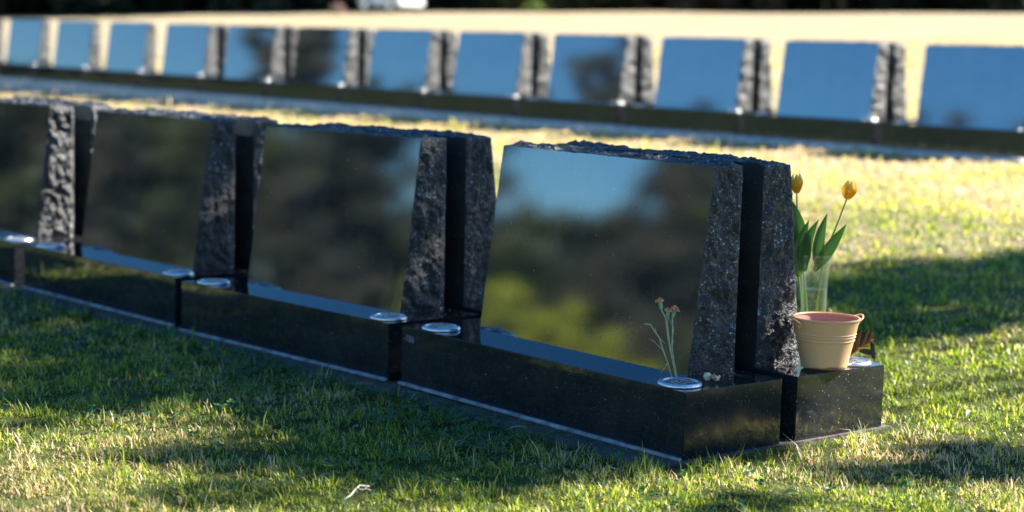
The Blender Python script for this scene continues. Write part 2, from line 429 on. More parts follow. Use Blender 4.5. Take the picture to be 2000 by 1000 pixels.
def holder_meshes(r=.059):
    # flange of the sunk flower holder
    prof = [(r * .72, .0005), (r * .985, .0005), (r, .0024), (r * .995, .0056), (r * .97, .0085), (r * .93, .0108), (r * .87, .0120), (r * .82, .0108), (r * .80, .0062), (r * .78, .0055)]
    V, F = lathe(prof, 56)
    fl = bpy.data.meshes.new('flange'); fl.from_pydata(V, [], F); fl.materials.append(M_alu)
    fl.polygons.foreach_set('use_smooth', [True] * len(F)); fl.update()
    # perforated dome
    c = r * 2 / 11; n = 6; lines = []
    for i in range(-n, n + 1): lines += [i * c - c * .17, i * c + c * .17]
    V, F, idx = [], [], {}
    ca, sa = math.cos(.6), math.sin(.6)
    def vert(i, j):
        if (i, j) not in idx:
            x, y = lines[i], lines[j]; rr = math.hypot(x, y)
            k = min(1, r * .815 / rr) if rr > 0 else 1
            x, y = x * k, y * k; rr = min(rr, r * .815)
            idx[(i, j)] = len(V); V.append((x * ca - y * sa, x * sa + y * ca, .0060 + .0125 * (1 - (rr / (r * .815)) ** 2)))
        return idx[(i, j)]
    for i in range(len(lines) - 1):
        for j in range(len(lines) - 1):
            if i % 2 == 1 and j % 2 == 1: continue
            cx = (lines[i] + lines[i + 1]) / 2; cy = (lines[j] + lines[j + 1]) / 2
            if math.hypot(cx, cy) > r * .83: continue
            F.append((vert(i, j), vert(i + 1, j), vert(i + 1, j + 1), vert(i, j + 1)))
    # thickness
    nV = len(V); V2 = V + [(x, y, z - .0010) for x, y, z in V]
    edges = {}
    for f in F:
        for a, b in zip(f, f[1:] + f[:1]): edges[(a, b)] = 1
    F2 = list(F) + [tuple(i + nV for i in f[::-1]) for f in F]
    for (a, b) in edges:
        if (b, a) not in edges: F2.append((b, a, a + nV, b + nV))
    gr = bpy.data.meshes.new('grille'); gr.from_pydata(V2, [], F2); gr.materials.append(M_alu); gr.update()
    V, F = lathe([(.0001, .0035), (r * .80, .0035)], 32)  # flat disc under the grille; the hollow's shade is put into its colour
    F = F
    cv = bpy.data.meshes.new('hollow_shade_disc'); cv.from_pydata(V, [], F); cv.materials.append(M_hollow_shade); cv.update()
    return fl, gr, cv
ME_pl = plinth_mesh(); ME_h = holder_meshes()
HI = [headstone_mesh('headstone', s) for s in (1, 2, 3)]
HI_B = [headstone_mesh('headstone', s) for s in (5,)]
HI_A = headstone_mesh('headstone', 7, ea=.026)
LO = [headstone_mesh('headstone', s, 10, 34, 60, .026) for s in (11, 12, 13, 14)]
ME_ed = bpy.data.meshes.new('mortar_strip')
_b = box_bm(-Lp / 2, Lp / 2 - .002, -.013, .001, -.004, .006, .002, 1); _b.to_mesh(ME_ed); _b.free(); ME_ed.materials.append(M_mort)

HXL, HXR, HY = -.5, .535, .062
def add_holder(parent, x, y):
    hd = bpy.data.objects.new('flower_holder', ME_h[0]); C.objects.link(hd); hd.parent = parent
    hd.location = (x, y, HP); hd.rotation_euler = (0, 0, random.random() * 6)
    for me, nm in ((ME_h[1], 'grille'), (ME_h[2], 'hollow_shade_disc')):
        g = bpy.data.objects.new(nm, me); C.objects.link(g); g.parent = hd
    return hd
def monument(stone, loc, rot, label, group, holders=(HXL, HXR), strip=True):
    t = empty('gravestone', loc, rot); tag(t, label, 'gravestone', group)
    for nm, me in (('plinth', ME_pl), ('headstone', stone)) + ((('mortar_strip', ME_ed),) if strip else ()):
        o = bpy.data.objects.new(nm, me); C.objects.link(o); o.parent = t
    for hx in holders: add_holder(t, hx, HY)
    return t
def place(row, k):
    if row == 0:
        dy, dt, db, dz, da = BLK[k]
        yw = YAW + R(dy); c = O0 + ev(YAW) * (k * PITCH + Lp / 2 + db) + nv(YAW) * da + Vector((0, 0, dz - k * .0013 * .75))
        return c, yw, R(dt)
    c = O1 + ev(YAW2) * (k * PITCH + Lp / 2) + Vector((0, 0, Z1 + k * Z1S))
    return c, YAW2, 0.0
G0F, G1F = 'low granite gravestones in the near row', 'low granite gravestones in the far row'
G0B, G1B = 'gravestones standing back to back with the near row', 'gravestones standing back to back with the far row'
lab0 = ['nearest black granite gravestone, blue sky mirrored at its top, dried carnations before it',
        'black granite gravestone of the near row directly left of the one with dried carnations',
        'black granite gravestone with partly lit rough end, third from the right in the near row',
        'leftmost gravestone of the near row, cut by the picture edge, rough end in bright sun']
lab0b = ['black granite gravestone backing the nearest one, carrying a bucket and a tulip vase',
         'rough backed granite gravestone seen through the gap left of the nearest gravestone',
         'dark gravestone backing the third near row stone, only a sliver showing',
         'dark gravestone behind the leftmost near row stone, barely showing beside its sunny end']
MON = {}
for k in range(4):
    c, yw, tl = place(0, k)
    MON[k] = monument(HI_A if k == 3 else HI[k], c, (0, tl, yw - math.pi / 2), lab0[k], G0F)
    cb = c + nv(yw) * (2 * W + GP)
    hold = (-.535, .5) if k else (-.56 + .0,)
    MON[('b', k)] = monument(HI_B[0] if k == 0 else HI[[0, 2, 0, 1][k]], cb, (0, -tl, yw + math.pi / 2), lab0b[k], G0B, hold, False)
ordn = ['rightmost', 'second', 'third', 'fourth', 'fifth', 'sixth', 'seventh', 'eighth', 'ninth', 'tenth', 'eleventh', 'twelfth', 'thirteenth', 'fourteenth']
look = ['deep blue face cut by the picture edge', 'plain deep blue face above the tulips', 'blue face with a faint dark smudge at its upper left', 'its face mirroring a dark tree',
        'blue face with a low dark reflection', 'grey patch at its lower left', 'mostly dark face mirroring a tree', 'blue face with a dark lower right corner',
        'plain blue face', 'plain blue face', 'small plain blue face', 'small pale blue face', 'rough end only, at the left picture edge']
for k in range(-1, 12):
    c, yw, tl = place(1, k); i = k + 1
    monument(LO[i % 4], c, (0, 0, yw - math.pi / 2), f'{ordn[i]} far row gravestone from the right, {look[i]}'.replace('deep blue face cut by the picture edge', 'blue face cut by picture edge').replace('blue face with a faint dark smudge at its upper left', 'faint dark smudge at upper left').replace('rough end only, at the left picture edge','only its rough end in view'), G1F)
    if k < 8:
        cb = c + nv(yw) * (2 * W + GP)
        monument(LO[(i + 2) % 4], cb, (0, 0, yw + math.pi / 2), f'rough ended gravestone backing the {ordn[i]} far row stone from the right', G1B, (HXL, HXR), False)

# '186' engraved on the nearest plinth
def text_mesh(s, size, depth=.0006):
    cu = bpy.data.curves.new('engraved_number', 'FONT'); cu.body = s; cu.size = size; cu.extrude = depth
    o = bpy.data.objects.new('tmp', cu); C.objects.link(o)
    bpy.context.view_layer.update()
    me = bpy.data.meshes.new_from_object(o.evaluated_get(bpy.context.evaluated_depsgraph_get()))
    bpy.data.objects.remove(o); me.materials.clear(); me.materials.append(M_letter); return me
tm = bpy.data.objects.new('engraved_number', text_mesh('-186', .030)); C.objects.link(tm); tm.parent = MON[0]
tm.location = (-Lp / 2 + .012, -.0004, HP - .045); tm.rotation_euler = (R(90), 0, 0)

# footings
def footing(name, o, yw, n0, n1, ztop0, ztop1, zb, front, back, endx, label, fm):
    x0, x1 = -(n1 * PITCH) - .1, -(n0 * PITCH) + endx
    ns = 60; prof = []
    V, F = [], []
    for i in range(ns + 1):
        x = x0 + (x1 - x0) * i / ns; kk = -x / PITCH; zt = ztop0 + ztop1 * kk
        wv = perlin(np.array([[x * 3, .5, 2.]]))[0] * .008
        for (y, z) in ((-front - .004 + wv, zb), (-front + wv, zt - .012), (-front + .012 + wv, zt), (back - .01, zt), (back, zt - .01), (back, zb)):
            p = o - ev(yw) * x + nv(yw) * y; V.append((p.x, p.y, z))
    for i in range(ns):
        for j in range(5):
            a = i * 6 + j; F.append((a, a + 1, a + 7, a + 6))
    F.append(tuple(range(5, -1, -1))); F.append(tuple(ns * 6 + j for j in range(6)))
    return tag(mk(name, V, F, fm), label, 'footing', kind='thing')
footing('concrete_footing', O0, YAW, 0, 4.4, -.004, -.001, -.1, .125, 2 * W + GP + .03, .012, 'dirty concrete footing strip under the near row of gravestones', M_foot)
footing('concrete_footing', O1, YAW2, -1, 12, Z1 - .004, Z1S, .2, .15, 2 * W + GP + .05, .03, 'pale concrete footing strip under the far row of gravestones', M_conc)

# ------------------------------------------------------------------ grass
def grass():
    segs = [(3.3, 4.6, 26000, .0029, .0160), (4.6, 6.2, 16000, .0036, .0175), (6.2, 8.5, 7500, .0054, .021), (8.5, 12, 2600, .0080, .026), (12, 19, 800, .013, .030), (19, 34, 150, .024, .035)]
    PX, PY, WD, HT = [], [], [], []
    for d0, d1, dens, wd, ht in segs:
        hw = .36 if d1 < 12 else .31
        area = hw * (d1 * d1 - d0 * d0) + .5 * (d1 - d0)
        n = int(area * dens)
        y = np.sqrt(rng.uniform(d0 * d0, d1 * d1, n)); x = rng.uniform(-1, 1, n) * (hw * y + .25)
        PX.append(x); PY.append(y); WD.append(np.full(n, wd) * rng.uniform(.6, 1.35, n)); HT.append(np.full(n, ht) * rng.lognormal(0, .38, n))
    x, y, wd, ht = map(np.concatenate, (PX, PY, WD, HT))
    u = (x - O0.x) * math.cos(YAW) + (y - O0.y) * math.sin(YAW); v = -(x - O0.x) * math.sin(YAW) + (y - O0.y) * math.cos(YAW)
    u2 = (x - O1.x) * math.cos(YAW2) + (y - O1.y) * math.sin(YAW2); v2 = -(x - O1.x) * math.sin(YAW2) + (y - O1.y) * math.cos(YAW2)
    P3 = np.stack([x, y, x * 0], 1)
    edge = fbm(P3 * 6, 3) * .06
    keep = ~((u > -.13 + edge) & (u < 2 * W + GP + .04) & (v > -.045 + edge * .6))
    keep &= ~((u2 > -.12) & (u2 < 2 * W + GP + .06) & (v2 > -PITCH - .1) & (v2 < 12 * PITCH))
    patch = fbm(P3 * 1.1, 3); tuft = fbm(P3 * 8, 3, .7)
    keep &= rng.uniform(0, 1, len(x)) < np.clip(.72 + tuft * 1.9, .12, 1)
    x, y, wd, ht, u, v, patch, tuft = [a[keep] for a in (x, y, wd, ht, u, v, patch, tuft)]
    n = len(x); z = ground_z(x, y) - .004
    # longer, greener tufts against the stones
    near = np.exp(-((u + .12) / .10) ** 2) * (v > -.1) + np.exp(-((v + .10) / .08) ** 2) * (u > -.1) * (u < .9)
    ht = ht * (1 + .55 * near) * np.clip(1 + .9 * tuft, .5, 1.6)
    lean = rng.uniform(.2, 1.5, n); az = rng.uniform(0, 2 * np.pi, n)
    dirv = np.stack([np.cos(az), np.sin(az), np.zeros(n)], 1); faz = az + np.pi / 2 + rng.normal(0, .5, n)
    side = np.stack([np.cos(faz), np.sin(faz), np.zeros(n)], 1)
    base = np.stack([x, y, z], 1); V = np.zeros((n, 5, 3))
    up = np.array([0, 0, 1.])
    c1 = base + (up * np.cos(lean * .45)[:, None] + dirv * np.sin(lean * .45)[:, None]) * (ht * .5)[:, None]
    c2 = c1 + (up * np.cos(lean * 1.15)[:, None] + dirv * np.sin(lean * 1.15)[:, None]) * (ht * .55)[:, None]
    V[:, 0] = base - side * (wd * .4)[:, None]; V[:, 1] = base + side * (wd * .4)[:, None]
    V[:, 2] = c1 - side * (wd * .5)[:, None]; V[:, 3] = c1 + side * (wd * .5)[:, None]; V[:, 4] = c2
    # colours of the blades themselves
    pal = np.array([(.17, .25, .03), (.29, .35, .04), (.05, .12, .035), (.46, .47, .09), (.55, .44, .21), (.64, .50, .31), (.26, .17, .10), (.45, .35, .23)])
    dry = np.clip(.38 + patch * 1.0 + .30 * np.clip((u - 4.3) / 1.4, 0, 1) - .28 * near - .12 * (u < 0) * (u > -.8) - .30 * (u > .9) * (u < 4.8), .04, .85)
    isdry = rng.uniform(0, 1, n) < dry
    g = rng.choice(4, n, p=[.3, .27, .25, .18]); d = 4 + rng.choice(4, n, p=[.35, .35, .12, .18])
    far = u > 4.6
    d = np.where(far & (rng.uniform(0, 1, n) < .7), np.where(rng.uniform(0, 1, n) < .5, 4, 5), d)
    g = np.where(far & (rng.uniform(0, 1, n) < .6), 3, g)
    col = pal[np.where(isdry, d, g)] * rng.uniform(.75, 1.25, n)[:, None]
    col = np.repeat(col[:, None], 5, 1); col[:, 0:2] *= np.array([.9, .8, .8])
    F = (np.arange(n)[:, None] * 5)
    loops = np.concatenate([F + 0, F + 1, F + 3, F + 2, F + 2, F + 3, F + 4], 1).ravel()
    me = bpy.data.meshes.new('grass'); me.vertices.add(n * 5); me.vertices.foreach_set('co', V.ravel())
    me.loops.add(len(loops)); me.loops.foreach_set('vertex_index', loops)
    me.polygons.add(n * 2); st = (np.arange(n)[:, None] * 7 + [0, 4]).ravel(); me.polygons.foreach_set('loop_start', st)
    me.polygons.foreach_set('loop_total', np.tile([4, 3], n)); me.update()
    at_ = me.color_attributes.new('Col', 'FLOAT_COLOR', 'POINT')
    c4 = np.ones((n * 5, 4)); c4[:, :3] = col.reshape(-1, 3); at_.data.foreach_set('color', c4.ravel())
    me.materials.append(M_grass); me.validate()
    o = bpy.data.objects.new('grass', me); C.objects.link(o)
    tag(o, 'short lawn grass, green mixed with straw coloured blades', 'grass', kind='stuff')
    print('blades', n)
grass()

def clover():
    V, F = [], []
    n = 3200
    for i in range(n):
        u = -.13 - abs(rng.normal(0, .16)) - (.0 if rng.uniform() < .7 else rng.uniform(0, .8)); v = rng.uniform(.05, 5.2)
        if rng.uniform() < .04: u, v = rng.uniform(-.6, .8), rng.uniform(-.9, -.08)
        p = O0 + nv(YAW) * u + ev(YAW) * v
        if perlin(np.array([[p.x * 3, p.y * 3, 1.7]]))[0] < -.02: continue
        z = float(ground_z(p.x, p.y)) + rng.uniform(.012, .038); r = rng.uniform(.008, .016); a0 = rng.uniform(0, 6.28)
        tx, ty = rng.normal(0, .35, 2)
        for k in range(3):
            a = a0 + k * 2.094; b = len(V)
            pts = [(0, 0), (.55, -.42), (1.0, -.36), (.92, 0), (1.0, .36), (.55, .42)]
            for (s_, t_) in pts:
                X_ = (s_ * math.cos(a) - t_ * math.sin(a)) * r; Y_ = (s_ * math.sin(a) + t_ * math.cos(a)) * r
                V.append((p.x + X_, p.y + Y_, z + X_ * tx + Y_ * ty + abs(t_) * r * .3))
            F.append((b, b + 1, b + 2, b + 3)); F.append((b, b + 3, b + 4, b + 5))
    o = mk('clover', V, F, M_clover); tag(o, 'patches of small green clover leaves along the near footing', 'clover', kind='stuff')
clover()

# ------------------------------------------------------------------ trees
def leaf_cloud(centers, rad, per, size, rg):
    """small leaf quads in clumps round the centres"""
    n = len(centers) * per
    c = np.repeat(np.asarray(centers), per, 0); rr = np.repeat(np.asarray(rad) * np.ones(len(centers)), per)
    d = rg.normal(size=(n, 3)); d /= np.linalg.norm(d, axis=1, keepdims=True)
    p = c + d * (rr * rg.uniform(.2, 1, n) ** .6)[:, None]
    a = rg.normal(size=(n, 3)); a /= np.linalg.norm(a, axis=1, keepdims=True)
    b = np.cross(a, rg.normal(size=(n, 3))); b /= np.linalg.norm(b, axis=1, keepdims=True)
    s = size * rg.uniform(.6, 1.4, n)[:, None]
    V = np.stack([p - a * s, p - b * s * .45, p + a * s, p + b * s * .45], 1).reshape(-1, 3)
    F = np.arange(n * 4).reshape(-1, 4)
    return V, F
def tree(name, x, y, h, cr, crown_r, leaf, label, group, rg, trunk_r=.16, nclump=70, per=45, size=.11, low=.3, sq=1.0):
    z0 = float(ground_z(x, y)) - .1
    t = empty(name, (x, y, z0)); tag(t, label, 'tree', group)
    parts = []; top = []
    P = bez((0, 0, 0), (rg.normal(0, .2), rg.normal(0, .2), h * .4), (rg.normal(0, .3), rg.normal(0, .3), h * .8), 8)
    parts.append(tube(P, [trunk_r * (1 - .8 * i / 8) for i in range(9)], 8))
    for k in range(7):
        i = int(rg.integers(2, 7)); b = P[i]; a = rg.uniform(0, 6.28); L_ = crown_r * rg.uniform(.5, .9)
        e_ = b + Vector((math.cos(a) * L_, math.sin(a) * L_, h * rg.uniform(.08, .28)))
        parts.append(tube(bez(b, (b + e_) / 2 + Vector((0, 0, -.1)), e_, 5), [trunk_r * .4 * (1 - .13 * j) for j in range(6)], 6)); top.append(e_)
    V, F = merge(parts); mk('trunk', V, F, M_bark, t, smooth=True)
    cs = []
    while len(cs) < nclump:
        d = rg.normal(size=3); d /= np.linalg.norm(d); r = rg.uniform(.35, 1)
        zz = h * (low + (1 - low) * .5) + d[2] * r * h * (1 - low) * .5
        k = 1 + .3 * perlin(np.array([[d[0] * 1.7 + x, d[1] * 1.7 + y, d[2] * 1.7]]))[0] * 2
        cs.append((d[0] * r * crown_r * k, d[1] * r * crown_r * k * sq, zz))
    V, F = leaf_cloud(cs, rg.uniform(.13, .26, len(cs)) * crown_r, per, size, rg)
    mk('crown', V, F, leaf, t)
    return t
rt = np.random.default_rng(21)
# dark wood edge beyond the crest
bl = ['dark shaded tree', 'dense dark tree']
gapn = ['left edge', 'far left', 'left', 'between the left edge and the white car', 'just left of the white car', 'behind the white car', 'just right of the white car', 'above the middle',
        'right of the middle', 'above the tulip gravestone', 'far right', 'right edge', 'last on the right', 'beyond the right edge']
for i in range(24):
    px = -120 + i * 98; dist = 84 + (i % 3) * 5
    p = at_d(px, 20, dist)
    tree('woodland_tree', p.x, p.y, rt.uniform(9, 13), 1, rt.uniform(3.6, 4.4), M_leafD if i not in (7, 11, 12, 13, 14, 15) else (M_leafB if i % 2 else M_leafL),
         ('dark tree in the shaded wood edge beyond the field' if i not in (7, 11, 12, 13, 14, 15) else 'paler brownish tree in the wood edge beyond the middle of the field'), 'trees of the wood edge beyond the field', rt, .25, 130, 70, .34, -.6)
# trees left of the frame, mirrored in the polished stones
Lt = [  # x, y, h, r, material
    (-46, 13.0, 5.6, 2.0, M_leafL), (-46, 14.6, 6.0, 1.3, M_leafB), (-52, 13.0, 6.0, 3.0, M_leafL), (-46, 11.6, 5.9, 1.2, M_leafB),
    (-45, 16.5, 10.4, 2.0, M_leafB), (-50, 17.5, 10.6, 2.2, M_leafB), (-46, 18.8, 9.0, 2.0, M_leafL), (-46, 20.4, 13.0, 1.5, M_leafB), (-47, 22.6, 9.4, 2.3, M_leafL),
    (-46, 25.8, 8.6, 2.4, M_leafB), (-52, 24.5, 9.0, 3.2, M_leafB), (-47, 28.6, 8.2, 2.3, M_leafL), (-45, 31.2, 12.4, 1.7, M_leafB),
    (-46, 9.4, 11.5, 2.0, M_leafB), (-45, 6.6, 10.5, 2.4, M_leafL), (-52, 7.6, 12.0, 3.0, M_leafB), (-50, 9.2, 11.0, 2.4, M_leafL), (-47, 1.0, 6.4, 3.2, M_leafB), (-47, -6, 6.0, 3.4, M_leafL),
    (-50, 32.5, 6.3, 3.2, M_leafB), (-42, 34, 5.4, 2.6, M_leafB), (-40, 39, 4.4, 3.0, M_leafL), (-38, 44, 3.8, 3.2, M_leafB)]
for i, (x, y, h, r, m) in enumerate(Lt):
    tree('olive_tree' if m is M_leafL else 'autumn_tree', x, y, h, 1, r, m, 'tree left of the view, seen only as a blurred reflection in the polished stones', 'trees mirrored in the polished stones', rt, .14, 130, 60, .24, -.25)
for i, (x, y, h, r) in enumerate([(-20, 9.1, 1.75, .7), (-20.5, 8.3, 1.55, .9), (-20, 7.4, 1.0, .6)]):
    tree('yellow_shrub', x, y, h, 1, r, M_leafY, 'yellow green shrub left of the view, seen only as a reflection in the nearest stone', 'shrubs mirrored in the nearest stone', rt, .03, 70, 50, .07, -.1)

# shade tree to the right: its crown throws the dappled shade
def shade_tree():
    rg = np.random.default_rng(5); cs = []; rad = []
    gaps = [at(1625, 716, HP) + Vector((0, 0, .08)), at(1600, 689, HP) + Vector((0, 0, .2)), at(1630, 689, HP) + Vector((.05, 0, .38))]
    def add(p, r, tmin=9.0, tmax=13.5):
        q = Vector(p) + S * rg.uniform(tmin, tmax)
        for g_ in gaps:                      # openings in the crown that let the sun onto the flowers
            d_ = q - g_
            if (d_ - S * d_.dot(S)).length < r * .8 + .11: return
        cs.append(tuple(q)); rad.append(r)
    # over the right half of the near row
    for _ in range(150):
        v = rg.uniform(-.05, 2.75); u = rg.uniform(-.25, .9); z = rg.uniform(.0, .8)
        if v < .42 and u > .34: continue
        p = O0 + nv(YAW) * u + ev(YAW) * v; add((p.x, p.y, z), rg.uniform(.14, .24))
    for _ in range(45):
        u = rg.uniform(-.02, .36); p = O0 + nv(YAW) * u + ev(YAW) * rg.uniform(.05, .3); add((p.x, p.y, rg.uniform(.15, .78)), rg.uniform(.09, .14))
    for _ in range(40):
        u = rg.uniform(.40, .60); p = O0 + nv(YAW) * u + ev(YAW) * rg.uniform(.10, .3); add((p.x, p.y, rg.uniform(.34, .8)), rg.uniform(.06, .10))
    for _ in range(40):
        u = rg.uniform(-.1, .40); p = O0 + nv(YAW) * u + ev(YAW) * rg.uniform(-.02, .12); add((p.x, p.y, rg.uniform(-.05, .09)), rg.uniform(.06, .1))
    for _ in range(22):
        hi = rg.uniform() < .6; u = rg.uniform(.05, .42) if hi else rg.uniform(.26, .42)
        p = O0 + nv(YAW) * u + ev(YAW) * (2 * PITCH + .16); add((p.x, p.y, rg.uniform(.52, .80) if hi else rg.uniform(.1, .36)), rg.uniform(.06, .10))
    # band on the lawn at the right
    for _ in range(380):
        x = rg.uniform(1.25, 4.6); y = rg.uniform(6.6, 8.15 + .16 * (x - 1.2)) + .16 * math.sin(x * 4)
        if perlin(np.array([[x * 1.5, y * 2.2, 7.7]]))[0] > .16: continue
        add((x, y, .1), rg.uniform(.12, .26))
    # scattered dapple over the foreground
    for _ in range(18):
        px, py = rg.uniform(-200, 2100), rg.uniform(850, 1060); g = at(px, py, 0)
        if perlin(np.array([[g.x * 1.3, g.y * 1.3, 4.2]]))[0] > .0: add(g, rg.uniform(.06, .13))
    for _ in range(16):
        g = at(rg.uniform(1800, 2040), rg.uniform(865, 925), 0); add(g, rg.uniform(.05, .12))
    for _ in range(7):
        g = at(rg.uniform(0, 420), rg.uniform(690, 760), 0); add(g, rg.uniform(.07, .14))
    cs = np.array(cs)
    root = Vector((11.2, 10.0, float(ground_z(11.2, 10.0)) - .1))
    t = empty('shade_tree', root); tag(t, 'tall leafy tree right of the view whose crown shades the near row', 'tree')
    V, F = leaf_cloud(cs - np.array(root), rad, 42, .06, rg)
    mk('crown', V, F, M_leafS, t)
    P = bez((0, 0, 0), (.1, .2, 2.6), (-.6, -.6, 4.6), 8)
    parts = [tube(P, [.2 - .015 * i for i in range(9)], 10)]
    for k in range(12):
        c = Vector(cs[int(rg.integers(len(cs)))]) - root; b = P[int(rg.integers(5, 9))]
        parts.append(tube(bez(b, (b + c) / 2 + Vector((0, 0, .5)), c, 6), [.06 - .008 * j for j in range(7)], 6))
    V, F = merge(parts); mk('trunk', V, F, M_bark, t, smooth=True)
shade_tree()
exec_marks = None

# ------------------------------------------------------------------ bucket
def mono_pt(k, back, x, y, z=HP):
    o = MON[('b', k)] if back else MON[k]
    m = Matrix.Translation(o.location) @ o.rotation_euler.to_matrix().to_4x4()
    return m @ Vector((x, y, z))
M_cream = None
def bucket_mat():
    m, nt, b = mat('cream_enamel'); L = nt.links
    tc = N(nt, 'ShaderNodeTexCoord')
    n1 = N(nt, 'ShaderNodeTexNoise', i_Scale=6.0, i_Detail=5.0); L.new(tc.outputs['Object'], n1.inputs[0])
    c = ramp(nt, n1.outputs[0], [(.3, (.78, .43, .20)), (.7, (.84, .51, .27))])
    v = N(nt, 'ShaderNodeTexNoise', i_Scale=90.0, i_Detail=4.0, i_Roughness=.7); L.new(tc.outputs['Object'], v.inputs[0])
    rv = ramp(nt, v.outputs[0], [(.70, (0, 0, 0)), (.74, (.85, .85, .85))])
    m1 = N(nt, 'ShaderNodeMix', data_type='RGBA', i_7=(.12, .07, .05, 1)); L.new(rv.outputs[0], m1.inputs[0]); L.new(c.outputs[0], m1.inputs[6])
    # rust at the foot
    sp = N(nt, 'ShaderNodeSeparateXYZ'); L.new(tc.outputs['Object'], sp.inputs[0])
    ad = N(nt, 'ShaderNodeMath', operation='MULTIPLY_ADD', i_1=.05, i_2=-.022); L.new(n1.outputs[0], ad.inputs[0])
    sb = N(nt, 'ShaderNodeMath', operation='SUBTRACT'); L.new(ad.outputs[0], sb.inputs[0]); L.new(sp.outputs[2], sb.inputs[1])
    rs = ramp(nt, sb.outputs[0], [(0, (0, 0, 0)), (.004, (.8, .8, .8))])
    m2 = N(nt, 'ShaderNodeMix', data_type='RGBA', i_7=(.10, .05, .03, 1)); L.new(rs.outputs[0], m2.inputs[0]); L.new(m1.outputs[2], m2.inputs[6])
    L.new(m2.outputs[2], b.inputs['Base Color']); b.inputs['Roughness'].default_value = .42
    bp = N(nt, 'ShaderNodeBump', i_Strength=.25, i_Distance=.004); L.new(n1.outputs[0], bp.inputs['Height']); L.new(bp.outputs[0], b.inputs['Normal'])
    return m
M_cream = bucket_mat()
M_pink = simple('pinkish_inner_enamel', (.55, .27, .19), .5, var=.15, vs=15)
bp_ = at(1609, 716, HP + .003)
bk = empty('bucket', bp_); tag(bk, 'small cream metal bucket with ribs and ear handles on the near plinth', 'bucket')
SC = (bp_ - CP).length / FPX      # metres per photo pixel there
rb, rt_, hb = 44 * SC, 64 * SC, 94 * SC
prof = [(.0001, .002), (rb * .93, .002), (rb, 0), (rb + .001, .004)]
for i in range(1, 25):
    t = i / 24; r = rb + (rt_ - rb) * t
    for c0 in (.57, .635): r += .0016 * math.exp(-((t - c0) / .014) ** 2)
    for c0 in (.69,): r += .0012 * math.exp(-((t - c0) / .012) ** 2)
    prof.append((r, hb * t))
fine = []
for i in range(121):
    t = i / 120; r = rb + (rt_ - rb) * t + .0022 * sum(math.exp(-((t - c0) / .011) ** 2) for c0 in (.565, .64, .70))
    fine.append((r, .004 + (hb - .004) * t))
V, F = lathe([(.0001, .002), (rb * .93, .002), (rb * .97, 0), (rb, .001)] + fine, 72)
mk('bucket_wall', V, F, M_cream, bk, smooth=True)
rim = [(rt_ + .0035 * math.cos(a), hb + .001 + .0035 * math.sin(a)) for a in np.linspace(-math.pi * .6, math.pi * 1.2, 12)]
V, F = lathe(rim, 72); mk('rim', V, F, M_cream, bk, smooth=True)
V, F = lathe([(r - .0016, z) for r, z in fine[::-1]] + [(.0001, .006)], 72); mk('inner_wall', V, F, M_pink, bk, smooth=True)
ax = Vector((math.cos(R(24)), math.sin(R(24)), 0)); ay = Vector((-ax.y, ax.x, 0))
for sgn, lift in ((-1, .3), (1, .25)):
    a_ = ax * sgn
    base1 = a_ * (rt_ - .001) + ay * .021 + Vector((0, 0, hb - .020)); base2 = a_ * (rt_ - .001) - ay * .021 + Vector((0, 0, hb - .020))
    tip = a_ * (rt_ + .020) + Vector((0, 0, hb + .004))
    pts = [base1]
    for i in range(13):
        an = math.pi * i / 12
        pts.append(a_ * (rt_ + .005 + .020 * math.sin(an)) + ay * (.024 * math.cos(an)) + Vector((0, 0, hb - .008 + .014 * math.sin(an))))
    pts.append(base2)
    V, F = tube(pts, .0021, 8); hd = mk('handle', V, F, M_cream, bk, smooth=True)
    V, F = lathe([(.0001, .003), (.006, .003), (.007, .001), (.007, 0)], 16)
    m4 = Matrix.Translation(a_ * (rt_ - .0045) + Vector((0, 0, hb - .022))) @ a_.to_track_quat('Z', 'Y').to_matrix().to_4x4()
    V = [m4 @ Vector(v) for v in V]; mk('rivet_plate', V, F, M_cream, hd, smooth=True)

# ------------------------------------------------------------------ glass vase with tulips
def glass_mat(name, col, haze, refl):
    m, nt, b = mat(name); L = nt.links; out = nt.nodes['Material Output']; nt.nodes.remove(b)
    tr = N(nt, 'ShaderNodeBsdfTransparent'); tr.inputs[0].default_value = (*col, 1)
    df = N(nt, 'ShaderNodeBsdfTranslucent'); df.inputs[0].default_value = (.75, .82, .78, 1)
    d2 = N(nt, 'ShaderNodeBsdfDiffuse'); d2.inputs[0].default_value = (.75, .82, .80, 1)
    a1 = N(nt, 'ShaderNodeMixShader', i_0=.5); L.new(df.outputs[0], a1.inputs[1]); L.new(d2.outputs[0], a1.inputs[2])
    lw = N(nt, 'ShaderNodeLayerWeight', i_0=.35)
    hz = N(nt, 'ShaderNodeMath', operation='MULTIPLY_ADD', i_1=.28, i_2=haze); L.new(lw.outputs['Facing'], hz.inputs[0])
    p2 = N(nt, 'ShaderNodeMath', operation='POWER', i_1=2.2); L.new(hz.outputs[0], p2.inputs[0])
    m1 = N(nt, 'ShaderNodeMixShader'); L.new(p2.outputs[0], m1.inputs[0]); L.new(tr.outputs[0], m1.inputs[1]); L.new(a1.outputs[0], m1.inputs[2])
    gl = N(nt, 'ShaderNodeBsdfGlossy'); gl.inputs['Roughness'].default_value = .03
    fr0 = N(nt, 'ShaderNodeFresnel', i_IOR=refl); fr = N(nt, 'ShaderNodeMath', operation='MINIMUM', i_1=.16); L.new(fr0.outputs[0], fr.inputs[0])
    m2 = N(nt, 'ShaderNodeMixShader'); L.new(fr.outputs[0], m2.inputs[0]); L.new(m1.outputs[0], m2.inputs[1]); L.new(gl.outputs[0], m2.inputs[2])
    L.new(m2.outputs[0], out.inputs[0]); return m
M_glass = glass_mat('clear_glass', (.98, 1, .99), .10, 1.45); M_water = glass_mat('vase_water', (.95, .96, .74), .14, 1.2)
